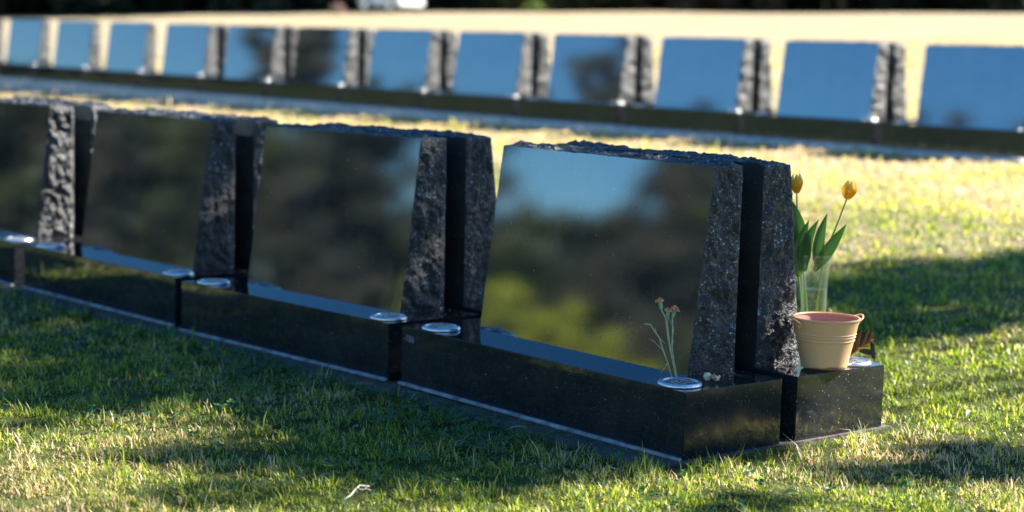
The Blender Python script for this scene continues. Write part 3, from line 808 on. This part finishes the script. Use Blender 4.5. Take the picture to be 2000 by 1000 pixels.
vp = at(1585, 689, HP + .002); SV = (vp - CP).length / FPX
vs = empty('glass_vase', vp); tag(vs, 'clear flared glass vase half full of water behind the cream bucket', 'vase')
hv = 190 * SV; r0 = 24 * SV; r1 = 34 * SV
pr = []
for i in range(31):
    t = i / 30; r = r0 + (r1 - r0) * (.15 * t + .85 * max(0, (t - .72) / .28) ** 2.0)
    pr.append((r, hv * t))
th = .0022
V, F = lathe([(.0001, 0)] + [(r0 * .96, 0)] + pr + [(pr[-1][0] - th * .5, hv + .0012)] + [(r - th, z if i else .006) for i, (r, z) in list(enumerate(pr))[::-1]] + [(.0001, .006)], 64)
mk('vase_wall', V, F, M_glass, vs, smooth=True)
wl = 124 / 190 * hv
wp = [(r - th - .0003, z) for r, z in pr if .008 < z < wl]
V, F = lathe([(.0001, .0065), (wp[0][0], .0065)] + wp + [(wp[-1][0], wl), (.0001, wl)], 48); mk('water', V, F, M_water, vs, smooth=False)

M_stem = foliage_mat('stem_green', .15, .45, .4, col=[(.20, .30, .08), (.28, .38, .12)])
M_tleaf = foliage_mat('tulip_leaf', .25, .45, .4, col=[(.04, .11, .025), (.06, .14, .03), (.035, .09, .03)])
def petal_mat():
    m, nt, b = mat('tulip_petal'); L = nt.links; out = nt.nodes['Material Output']
    tc = N(nt, 'ShaderNodeTexCoord'); sp = N(nt, 'ShaderNodeSeparateXYZ'); L.new(tc.outputs['Generated'], sp.inputs[0])
    n1 = N(nt, 'ShaderNodeTexNoise', i_Scale=6.0, i_Detail=4.0); L.new(tc.outputs['Generated'], n1.inputs[0])
    ad = N(nt, 'ShaderNodeMath', operation='MULTIPLY_ADD', i_1=.45, i_2=-.22); L.new(n1.outputs[0], ad.inputs[0])
    a2 = N(nt, 'ShaderNodeMath', operation='ADD'); L.new(ad.outputs[0], a2.inputs[0]); L.new(sp.outputs[2], a2.inputs[1])
    r = ramp(nt, a2.outputs[0], [(.0, (.85, .48, .03)), (.3, (.88, .42, .015)), (.65, (.90, .60, .05)), (1, (.93, .80, .22))])
    L.new(r.outputs[0], b.inputs['Base Color']); b.inputs['Roughness'].default_value = .5
    t = N(nt, 'ShaderNodeBsdfTranslucent'); L.new(r.outputs[0], t.inputs[0])
    mx = N(nt, 'ShaderNodeMixShader', i_0=.5); L.new(b.outputs[0], mx.inputs[1]); L.new(t.outputs[0], mx.inputs[2]); L.new(mx.outputs[0], out.inputs[0])
    return m
M_petal = petal_mat()
def leaf_blade(pts, wid, fold=.35, nrm=None, seg=4):
    """broad blade along pts, width profile wid(t)"""
    pts = [Vector(p) for p in pts]; n = len(pts); V, F = [], []
    for i, p in enumerate(pts):
        t = (pts[min(i + 1, n - 1)] - pts[max(i - 1, 0)]).normalized()
        nn = (nrm if nrm else Vector((0, -1, .2))); s_ = t.cross(nn).normalized(); q = s_.cross(t).normalized()
        w_ = wid(i / (n - 1))
        for k in range(seg + 1):
            a = (k / seg) * 2 - 1
            V.append(p + s_ * (a * w_) + q * (a * a * w_ * fold))
    for i in range(n - 1):
        for k in range(seg):
            a = i * (seg + 1) + k; F.append((a, a + 1, a + seg + 2, a + seg + 1))
    return V, F
def tulip_bloom(base, dirv, h, r, parent, seed):
    rg = np.random.default_rng(seed); q = Vector(dirv).to_track_quat('Z', 'Y').to_matrix()
    V, F = [], []
    for k in range(6):
        a0 = k * math.pi / 3 + (.0 if k % 2 else .12) + rg.normal(0, .05); inner = k % 2
        b = len(V); nu, nv_ = 8, 12; hh = h * rg.uniform(.93, 1.04)
        for j in range(nv_ + 1):
            t = j / nv_; rr = r * (.12 + .98 * math.sin(math.pi * min(1, t * .62 + .06)) ** .8) * (.93 if inner else 1) * (1 - .42 * max(0, t - .55) / .45)
            wv = .70 * math.sin(math.pi * (min(1, .10 + t * .86)) ** .9) ** .7
            for i in range(nu + 1):
                s_ = i / nu * 2 - 1; an = a0 + s_ * wv
                ro = rr * (1 + .03 * (1 - s_ * s_)); zz = hh * (t - .06 * s_ * s_ * t)
                V.append(Vector(base) + q @ Vector((ro * math.cos(an), ro * math.sin(an), zz)))
        for j in range(nv_):
            for i in range(nu):
                c = b + j * (nu + 1) + i; F.append((c, c + 1, c + nu + 2, c + nu + 1))
    return mk('bloom', V, F, M_petal, parent, smooth=True)
def loc(px, py, depth=0.0):
    """world point seen at a photo position on the upright plane of the vase (depth metres behind it)"""
    d = _F + CR * ((px - 1000) / FPX) - CU * ((py - 500) / FPX)
    return CP + d * ((vp.y + depth) / d.y)
def tulip(stem_px, depths, bloom_px, h_px, w_px, bend, label, seed):
    root = empty('tulip', loc(stem_px[0][0], stem_px[0][1], depths[0])); o = root.location.copy(); tag(root, label, 'tulip', 'yellow tulips in the glass vase')
    P = [loc(x, y, d) - o for (x, y), d in zip(stem_px, depths)]
    # smooth the stem
    Q = []
    for i in range(len(P) - 1):
        for t in (0, .25, .5, .75):
            p0, p1, p2, p3 = P[max(0, i - 1)], P[i], P[i + 1], P[min(len(P) - 1, i + 2)]
            Q.append(.5 * ((2 * p1) + (p2 - p0) * t + (2 * p0 - 5 * p1 + 4 * p2 - p3) * t * t + (-p0 + 3 * p1 - 3 * p2 + p3) * t ** 3))
    Q.append(P[-1])
    V, F = tube(Q, [.0034 - .0012 * i / len(Q) for i in range(len(Q))], 8); mk('stem', V, F, M_stem, root, smooth=True)
    dv = (P[-1] - P[-2]).normalized() + Vector((0, 0, bend))
    tulip_bloom(P[-1] - dv.normalized() * .001, dv, h_px * SV, w_px / 2 * SV, root, seed)
    return root, o
def tleaf(root, o, pts, depths, wpx, nrm=None):
    P = [loc(x, y, d) - o for (x, y), d in zip(pts, depths)]
    Q = bez(P[0], P[1] * 2 - (P[0] + P[2]) / 2, P[2], 16)
    V, F = leaf_blade(Q, lambda t: max(.0004, wpx / 2 * SV * ((.25 + .75 * math.sin(math.pi / 2 * min(1, t / .38))) if t < .38 else (1 - ((t - .38) / .62) ** 1.7))), .45, nrm)
    mk('leaf', V, F, M_tleaf, root, smooth=True)
r1_, o1_ = tulip([(1588, 672), (1600, 560), (1612, 495), (1632, 446), (1654, 388)], [0, -.003, -.006, -.006, -.008], None, 36, 28, .35, 'yellow tulip leaning right on a long bare stem above the vase', 1)
tleaf(r1_, o1_, [(1594, 520), (1600, 468), (1616, 416)], [-.002, -.004, .004], 22)
tleaf(r1_, o1_, [(1590, 530), (1622, 482), (1653, 438)], [-.006, -.012, -.016], 24)
r2_, o2_ = tulip([(1582, 678), (1572, 560), (1563, 480), (1558, 430), (1556, 377)], [.006, .004, .004, .01, .012], None, 39, 24, .5, 'upright yellow tulip with a pale right side, close beside the granite headstone', 2)
tleaf(r2_, o2_, [(1568, 530), (1560, 450), (1542, 386)], [.0, .0, .012], 30)
tleaf(r2_, o2_, [(1572, 530), (1574, 480), (1600, 428)], [-.010, -.016, -.016], 24)
tleaf(r2_, o2_, [(1562, 530), (1564, 480), (1580, 430)], [-.016, -.018, -.012], 26)
r3_, o3_ = tulip([(1576, 676), (1562, 560), (1552, 480), (1543, 430), (1539, 378)], [.014, .012, .016, .02, .022], None, 37, 24, .5, 'yellow tulip almost hidden behind the corner of the granite headstone', 3)
tleaf(r3_, o3_, [(1560, 540), (1554, 500), (1550, 440)], [.01, .004, .0], 28)

# ------------------------------------------------------------------ red and green sprig in a holder on the back plinth
def local_of(root, p):
    m = Matrix.Translation(root.location) @ root.rotation_euler.to_matrix().to_4x4(); return m.inverted() @ Vector(p)
hl = local_of(MON[('b', 0)], at(1680, 711, HP))
for ch in MON[('b', 0)].children:
    if ch.name.startswith('flower_holder'): ch.location = (max(hl.x, -Lp / 2 + .065), max(.064, hl.y), HP)
M_dleaf = foliage_mat('dark_sprig_leaf', .04, .4, .4, col=[(.010, .014, .007), (.012, .022, .010), (.020, .014, .009), (.016, .030, .020)])
M_red = foliage_mat('rusty_bracts', .3, .6, .2, col=[(.30, .05, .02), (.42, .10, .02), (.50, .22, .04)])
sp0 = mono_pt(0, True, max(hl.x, -Lp / 2 + .065), max(.064, hl.y), HP + .012)
sg = empty('dried_sprig', sp0); tag(sg, 'dark leafy sprig with rusty red stem lying right of the cream bucket', 'dried flower')
def loc2(px, py, dep=0.):
    d = _F + CR * ((px - 1000) / FPX) - CU * ((py - 500) / FPX)
    return CP + d * ((sp0.y + dep) / d.y) - sp0
stem = bez(loc2(1655, 698, 0), loc2(1674, 684, 0), loc2(1706, 664, 0), 10)
V, F = tube(stem, [.0022 - .0001 * i for i in range(11)], 6); mk('stem', V, F, M_red, sg, smooth=True)
V, F = [], []
for i in range(36):
    p = stem[int(rng.integers(0, 11))]; d = Vector(rng.normal(size=3)); d.normalize(); q = p + d * rng.uniform(.003, .012)
    v, f = tube([p, q], [.0009, .0003], 3); o_ = len(V); V += v; F += [tuple(a + o_ for a in g) for g in f]
mk('bracts', V, F, M_red, sg)
for (a, b, c, wd) in [((1656, 696), (1655, 668), (1671, 638), 15), ((1662, 692), (1668, 672), (1682, 641), 13), ((1668, 688), (1676, 668), (1686, 648), 8),
                      ((1680, 678), (1688, 660), (1696, 641), 9), ((1692, 672), (1698, 660), (1703, 645), 7), ((1650, 700), (1654, 676), (1660, 650), 13),
                      ((1678, 685), (1694, 686), (1714, 692), 8), ((1700, 668), (1708, 680), (1703, 702), 7), ((1706, 672), (1706, 690), (1708, 706), 5)]:
    dd = rng.uniform(-.01, .01)
    Q = bez(loc2(*a, 0), loc2(*b, dd), loc2(*c, dd * 1.5), 10)
    V, F = leaf_blade(Q, lambda t: max(.0003, wd * .65 * SV * math.sin(math.pi * (.08 + .92 * t)) ** .8), .4)
    mk('leaf', V, F, M_dleaf, sg, smooth=True)

# ------------------------------------------------------------------ dried carnations in the right holder of the nearest stone
hc = mono_pt(0, False, HXR, HY, HP + .012)
def loc3(px, py, dep=0.):
    d = _F + CR * ((px - 1000) / FPX) - CU * ((py - 500) / FPX)
    return CP + d * ((hc.y + dep) / d.y)
M_cstem = simple('dried_stem', (.38, .42, .27), .6, var=.35, vs=60)
M_calyx = simple('calyx', (.20, .33, .20), .55, var=.3, vs=80)
M_cflow = foliage_mat('faded_petal', .25, .7, .2, col=[(.70, .36, .20), (.80, .52, .34), (.55, .20, .09), (.82, .60, .42)])
def carnation(stem_px, depths, bloom, label, twigs=(), bloom_r=.0125):
    o = loc3(*stem_px[0], depths[0]); root = empty('dried_carnation', o); tag(root, label, 'dried flower', 'dried carnations in the flower holder')
    P = [loc3(x, y, d) - o for (x, y), d in zip(stem_px, depths)]
    parts = [tube(P, [.0018] * len(P), 6)]
    for p in P[1:-1]: parts.append(tube([p - Vector((0, 0, .002)), p, p + Vector((0, 0, .002))], [.0013, .0024, .0013], 6))
    for tw in twigs:
        T = [loc3(x, y, depths[0]) - o for x, y in tw]; parts.append(tube(T, [.0011] + [.0009] * (len(T) - 2) + [.0005], 5))
    V, F = merge(parts); mk('stem', V, F, M_cstem, root, smooth=True)
    if bloom:
        p = P[-1]; up = (loc3(bloom[0], bloom[1], depths[-1]) - o - p); L_ = up.length; up.normalize(); q = up.to_track_quat('Z', 'Y').to_matrix()
        V, F = lathe([(.0012, -.002), (.0045, .006), (.0055, .014), (.0045, .021), (.0052, .024)], 12); V = [p + q @ Vector(v) for v in V]; mk('calyx', V, F, M_calyx, root, smooth=True)
        V, F = [], []
        for i in range(70):
            d = Vector(rng.normal(size=3)); d.z = abs(d.z) * .6; d.normalize(); c = p + q @ (Vector((0, 0, .024)) + d * bloom_r * rng.uniform(.3, 1))
            a = Vector(rng.normal(size=3)).normalized() * .0038; b = a.cross(Vector(rng.normal(size=3))).normalized() * .0034
            k = len(V); V += [c - a, c - b * .8, c + a * .3 + b * .1 + Vector((0, 0, .001)), c + a, c + b]; F += [(k, k + 1, k + 2, k + 4), (k + 2, k + 1, k + 3), (k + 2, k + 3, k + 4)]
        mk('petals', V, F, M_cflow, root)
    return root
carnation([(1321, 737), (1312, 700), (1304, 655), (1300, 620), (1292, 606)], [0, 0, 0, 0, 0], (1289, 590), 'tallest dried pink carnation leaning slightly left in the round holder', (), .0115)
carnation([(1322, 738), (1316, 705), (1312, 675), (1314, 645), (1313, 622)], [.004, .004, .002, 0, 0], (1318, 604), 'dried rusty carnation standing furthest right in the holder', [[(1312, 678), (1316, 664)], [(1313, 636), (1303, 612)]])
carnation([(1320, 737), (1309, 680), (1305, 650), (1303, 625)], [-.004, -.003, -.002, 0], (1306, 602), 'dried brown carnation half hidden between its two neighbours', (), .010)
carnation([(1312, 736), (1304, 708), (1295, 684), (1288, 660), (1282, 652), (1270, 634), (1258, 632)], [.0] * 7, None, 'flowerless dry carnation stem bending left out of the holder',
          [[(1295, 684), (1284, 674), (1276, 666), (1267, 661)], [(1282, 652), (1280, 640)], [(1304, 708), (1296, 722), (1290, 728)], [(1288, 660), (1300, 672)]])

# fallen white blossom
M_white = foliage_mat('cream_petal', .3, .6, .3, col=[(.78, .80, .58), (.85, .84, .72), (.70, .62, .36)])
fb = at(1390, 745, HP); b0 = empty('fallen_blossom', fb); tag(b0, 'small cream white blossom fallen on the polished ledge beside the holder', 'flower')
for (dx, dz, r, m_) in ((-8, 11, .0125, M_white), (4, 10, .009, M_cflow), (9, 6, .008, M_white), (13, 11, .005, M_white)):
    V, F = [], []
    c = Vector((CR.x, CR.y, 0)) * dx * SC + Vector((0, 0, max(r, dz * SC * .85)))
    for i in range(26):
        d = Vector(rng.normal(size=3)).normalized(); t1 = d.orthogonal().normalized(); t2 = d.cross(t1); k = len(V)
        s_ = r * rng.uniform(.5, .8); cc = c + d * r * .6
        V += [cc - t1 * s_, cc - t2 * s_ * .7 , cc + t1 * s_, cc + t2 * s_ * .7, cc + d * r * .35]; F += [(k, k + 1, k + 4), (k + 1, k + 2, k + 4), (k + 2, k + 3, k + 4), (k + 3, k, k + 4)]
    mk('petal_cluster', V, F, m_, b0, smooth=True)

# dry clippings blown onto the stones and the footing
def clippings():
    V, F = [], []
    for i in range(900):
        k = int(rng.integers(0, 3)); side = rng.uniform()
        if side < .30: x, y, z = rng.uniform(-Lp / 2, Lp / 2), rng.uniform(.004, A0 - .004) if rng.uniform() < .6 else A0 - abs(rng.normal(0, .01)), HP + .0008
        elif side < .36: x, y, z = rng.uniform(Lp / 2 - IR, Lp / 2), rng.uniform(A0, W), HP + .0008
        else: x, y, z = rng.uniform(-Lp / 2 - .08, Lp / 2), rng.uniform(-.125, -.014), .0 + rng.uniform(-.002, .001)
        p = mono_pt(k, False, x, y, z); a = rng.uniform(0, 6.28); l = rng.uniform(.002, .008) * (1 if side < .36 else 1.8); w_ = rng.uniform(.0004, .0010)
        d = Vector((math.cos(a), math.sin(a), 0)) * l; e_ = Vector((-math.sin(a), math.cos(a), 0)) * w_; b = len(V)
        V += [p - d - e_, p - d + e_, p + e_ + Vector((0, 0, l * .25)), p - e_ + Vector((0, 0, l * .25)), p + d]
        F += [(b, b + 3, b + 2, b + 1), (b + 3, b + 4, b + 2)]
    o = mk('grass_clippings', V, F, foliage_mat('dry_clippings', .2, .7, .2, col=[(.42, .36, .22), (.30, .27, .16), (.55, .50, .36), (.16, .15, .08)]))
    tag(o, 'dry grass clippings scattered on the polished ledges and footing', 'clippings', kind='stuff')
clippings()
# thin dead stem in the holder of the second stone
q0 = mono_pt(1, False, HXR, HY, HP + .012); ds = empty('dead_stem', q0); tag(ds, 'thin dark dead stem poking from the holder of the second near stone', 'dried flower')
V, F = tube(bez((0, 0, 0), (0, 0, .02), (.012, .004, .034), 6), .0012, 5); mk('stem', V, F, M_bark, ds)

# ------------------------------------------------------------------ fallen leaves, twig on the lawn
def fallen(px, py, length, width, ang, colr, label, z=.03, curl=.3):
    g = at(px, py, z); o = empty('fallen_leaf', g, (0, 0, ang)); tag(o, label, 'leaf')
    P = bez((-length / 2, 0, 0), (0, 0, length * curl), (length / 2, .0, .002), 10)
    V, F = leaf_blade(P, lambda t: max(.0003, width / 2 * math.sin(math.pi * (.04 + .93 * t)) ** .8), .3, Vector((0, 0, 1)))
    mk('leaf_blade', V, F, simple('leaf_' + str(px), colr, .6, var=.2, vs=60), o, smooth=True)
fallen(1012, 840, .055, .013, .1, (.30, .27, .18), 'dry grey green leaf lying against the footing of the nearest stone')
fallen(1893, 808, .060, .014, 1.1, (.38, .34, .33), 'curled grey pink dry leaf standing in the grass at the right', .04, .25)
fallen(1545, 966, .045, .022, .3, (.22, .30, .06), 'yellow green fallen leaf in the sunny grass at the bottom')
tw0 = at(720, 972, .03); tw = empty('twig', tw0); tag(tw, 'pale forked dry twig lying on the shaded lawn at the bottom', 'twig')
def rel(px, py, z=.03): return at(px, py, z) - tw0
M_twig = simple('pale_twig', (.48, .46, .36), .7, var=.2, vs=60)
V, F = merge([tube([rel(668, 978, .015), rel(684, 968, .022), rel(697, 953, .034), rel(703, 948, .036), rel(722, 950, .034)], [.0013, .0018, .0018, .0016, .0010], 6),
              tube([rel(697, 953, .034), rel(708, 957, .036), rel(716, 954, .036), rel(724, 958, .034)], [.0016, .0014, .0013, .0008], 6)])
mk('twig_wood', V, F, M_twig, tw, smooth=True)
# red flower far behind the row
rf = at(377, 214, .18); rr_ = empty('red_flower', (rf.x, rf.y, float(ground_z(rf.x, rf.y)))); tag(rr_, 'tiny blurred red flower on the lawn behind the near row', 'flower')
hh = max(.1, .25)
V, F = tube([(0, 0, 0), (0, 0, hh)], .004, 5); mk('stem', V, F, M_stem, rr_)
V, F = leaf_cloud([(0, 0, hh)], [.035], 40, .018, rng); mk('bloom', V, F, foliage_mat('red_petals', .3, col=[(.5, .02, .02), (.4, .03, .04)]), rr_)

# ------------------------------------------------------------------ far white car and small things at the crest
M_car = simple('white_car_paint', (.78, .80, .84), .25, var=.02); M_win = simple('car_window', (.03, .04, .05), .08); M_tyre = simple('tyre', (.02, .02, .02), .8)
M_lamp = simple('lamp_glass', (.85, .86, .88), .1)
def car():
    p = at_d(764, 14, 77); gz = float(ground_z(p.x, p.y))
    s_ = 125 * 78 / FPX / 4.3
    t = empty('parked_car', (p.x, p.y, p.z - .0), (0, 0, R(-38))); tag(t, 'blurred white car parked beyond the crest of the field', 'car')
    t.scale = (1, 1, 1)
    L_ = 2.3 / 2; out = [(-L_, .25), (-L_, .62), (-L_ * .92, .74), (-L_ * .55, .80), (-L_ * .30, 1.18), (L_ * .35, 1.20), (L_ * .62, .82), (L_ * .95, .70), (L_, .45), (L_, .25)]
    wdt = .78
    V = [(x, y, z) for y in (-wdt, wdt) for x, z in out]; n = len(out)
    V = [(x, y * (1 if z < .85 else .82), z) for x, y, z in V]
    F = [tuple(range(n)), tuple(range(2 * n - 1, n - 1, -1))] + [((i + 1) % n, i, i + n, (i + 1) % n + n) for i in range(n)]
    bm = bmesh.new(); vv = [bm.verts.new(v) for v in V]; [bm.faces.new([vv[i] for i in f]) for f in F]
    bmesh.ops.recalc_face_normals(bm, faces=bm.faces); bmesh.ops.bevel(bm, geom=bm.edges[:], offset=.04, segments=2, affect='EDGES'); bmobj('body', bm, M_car, t)
    for y in (-wdt * .90, wdt * .90):
        bmobj('window', box_bm(-L_ * .42, L_ * .40, y - .03, y + .03, .84, 1.10, .02), M_win, t)
    for x in (-L_ * .62, L_ * .62):
        for y in (-wdt, wdt):
            V, F = lathe([(.0001, -.09), (.22, -.09), (.27, -.06), (.27, .06), (.22, .09), (.0001, .09)], 20)
            V = [(x + a, y + c, .27 + b) for a, b, c in V]; wh = mk('wheel', V, F, M_tyre, t, smooth=True)
            V, F = lathe([(.0001, .0), (.15, .0), (.16, .01)], 16); sg_ = 1 if y > 0 else -1
            mk('rim', [(x + a, y + sg_ * (.095 + c * .5), .27 + b) for a, b, c in V], F, M_alu, wh)
    for y in (-.55, .55):
        bmobj('headlight', box_bm(L_ * .96, L_ + .02, y - .14, y + .14, .5, .62, .02), M_lamp, t)
    t.location.z = gz + .0
car()
for (px, py, dist, m_, nm, lb, sz) in [(662, 14, 76, simple('salmon_petals', (.36, .24, .20), .8, var=.3, vs=5), 'flowering_bush', 'dusty pink bush at the crest left of the white car', .32),
                                       (1045, 16, 76, foliage_mat('light_green_leaves', .3, col=[(.10, .17, .03), (.15, .22, .05)]), 'green_bush', 'light green bush at the crest right of the white car', .36)]:
    p = at_d(px, py, dist); z = float(ground_z(p.x, p.y)); t = empty(nm, (p.x, p.y, z)); tag(t, lb, 'bush')
    cs = [(rng.normal(0, sz * .5), rng.normal(0, sz * .5), rng.uniform(.05, sz * 1.1)) for _ in range(18)]
    V, F = leaf_cloud(cs, [sz * .35] * 18, 40, .05, rng); mk('foliage', V, F, m_, t)
    V, F = merge([tube([(0, 0, -.05), c], [.02, .006], 5) for c in cs[:6]]); mk('stem', V, F, M_bark, t)
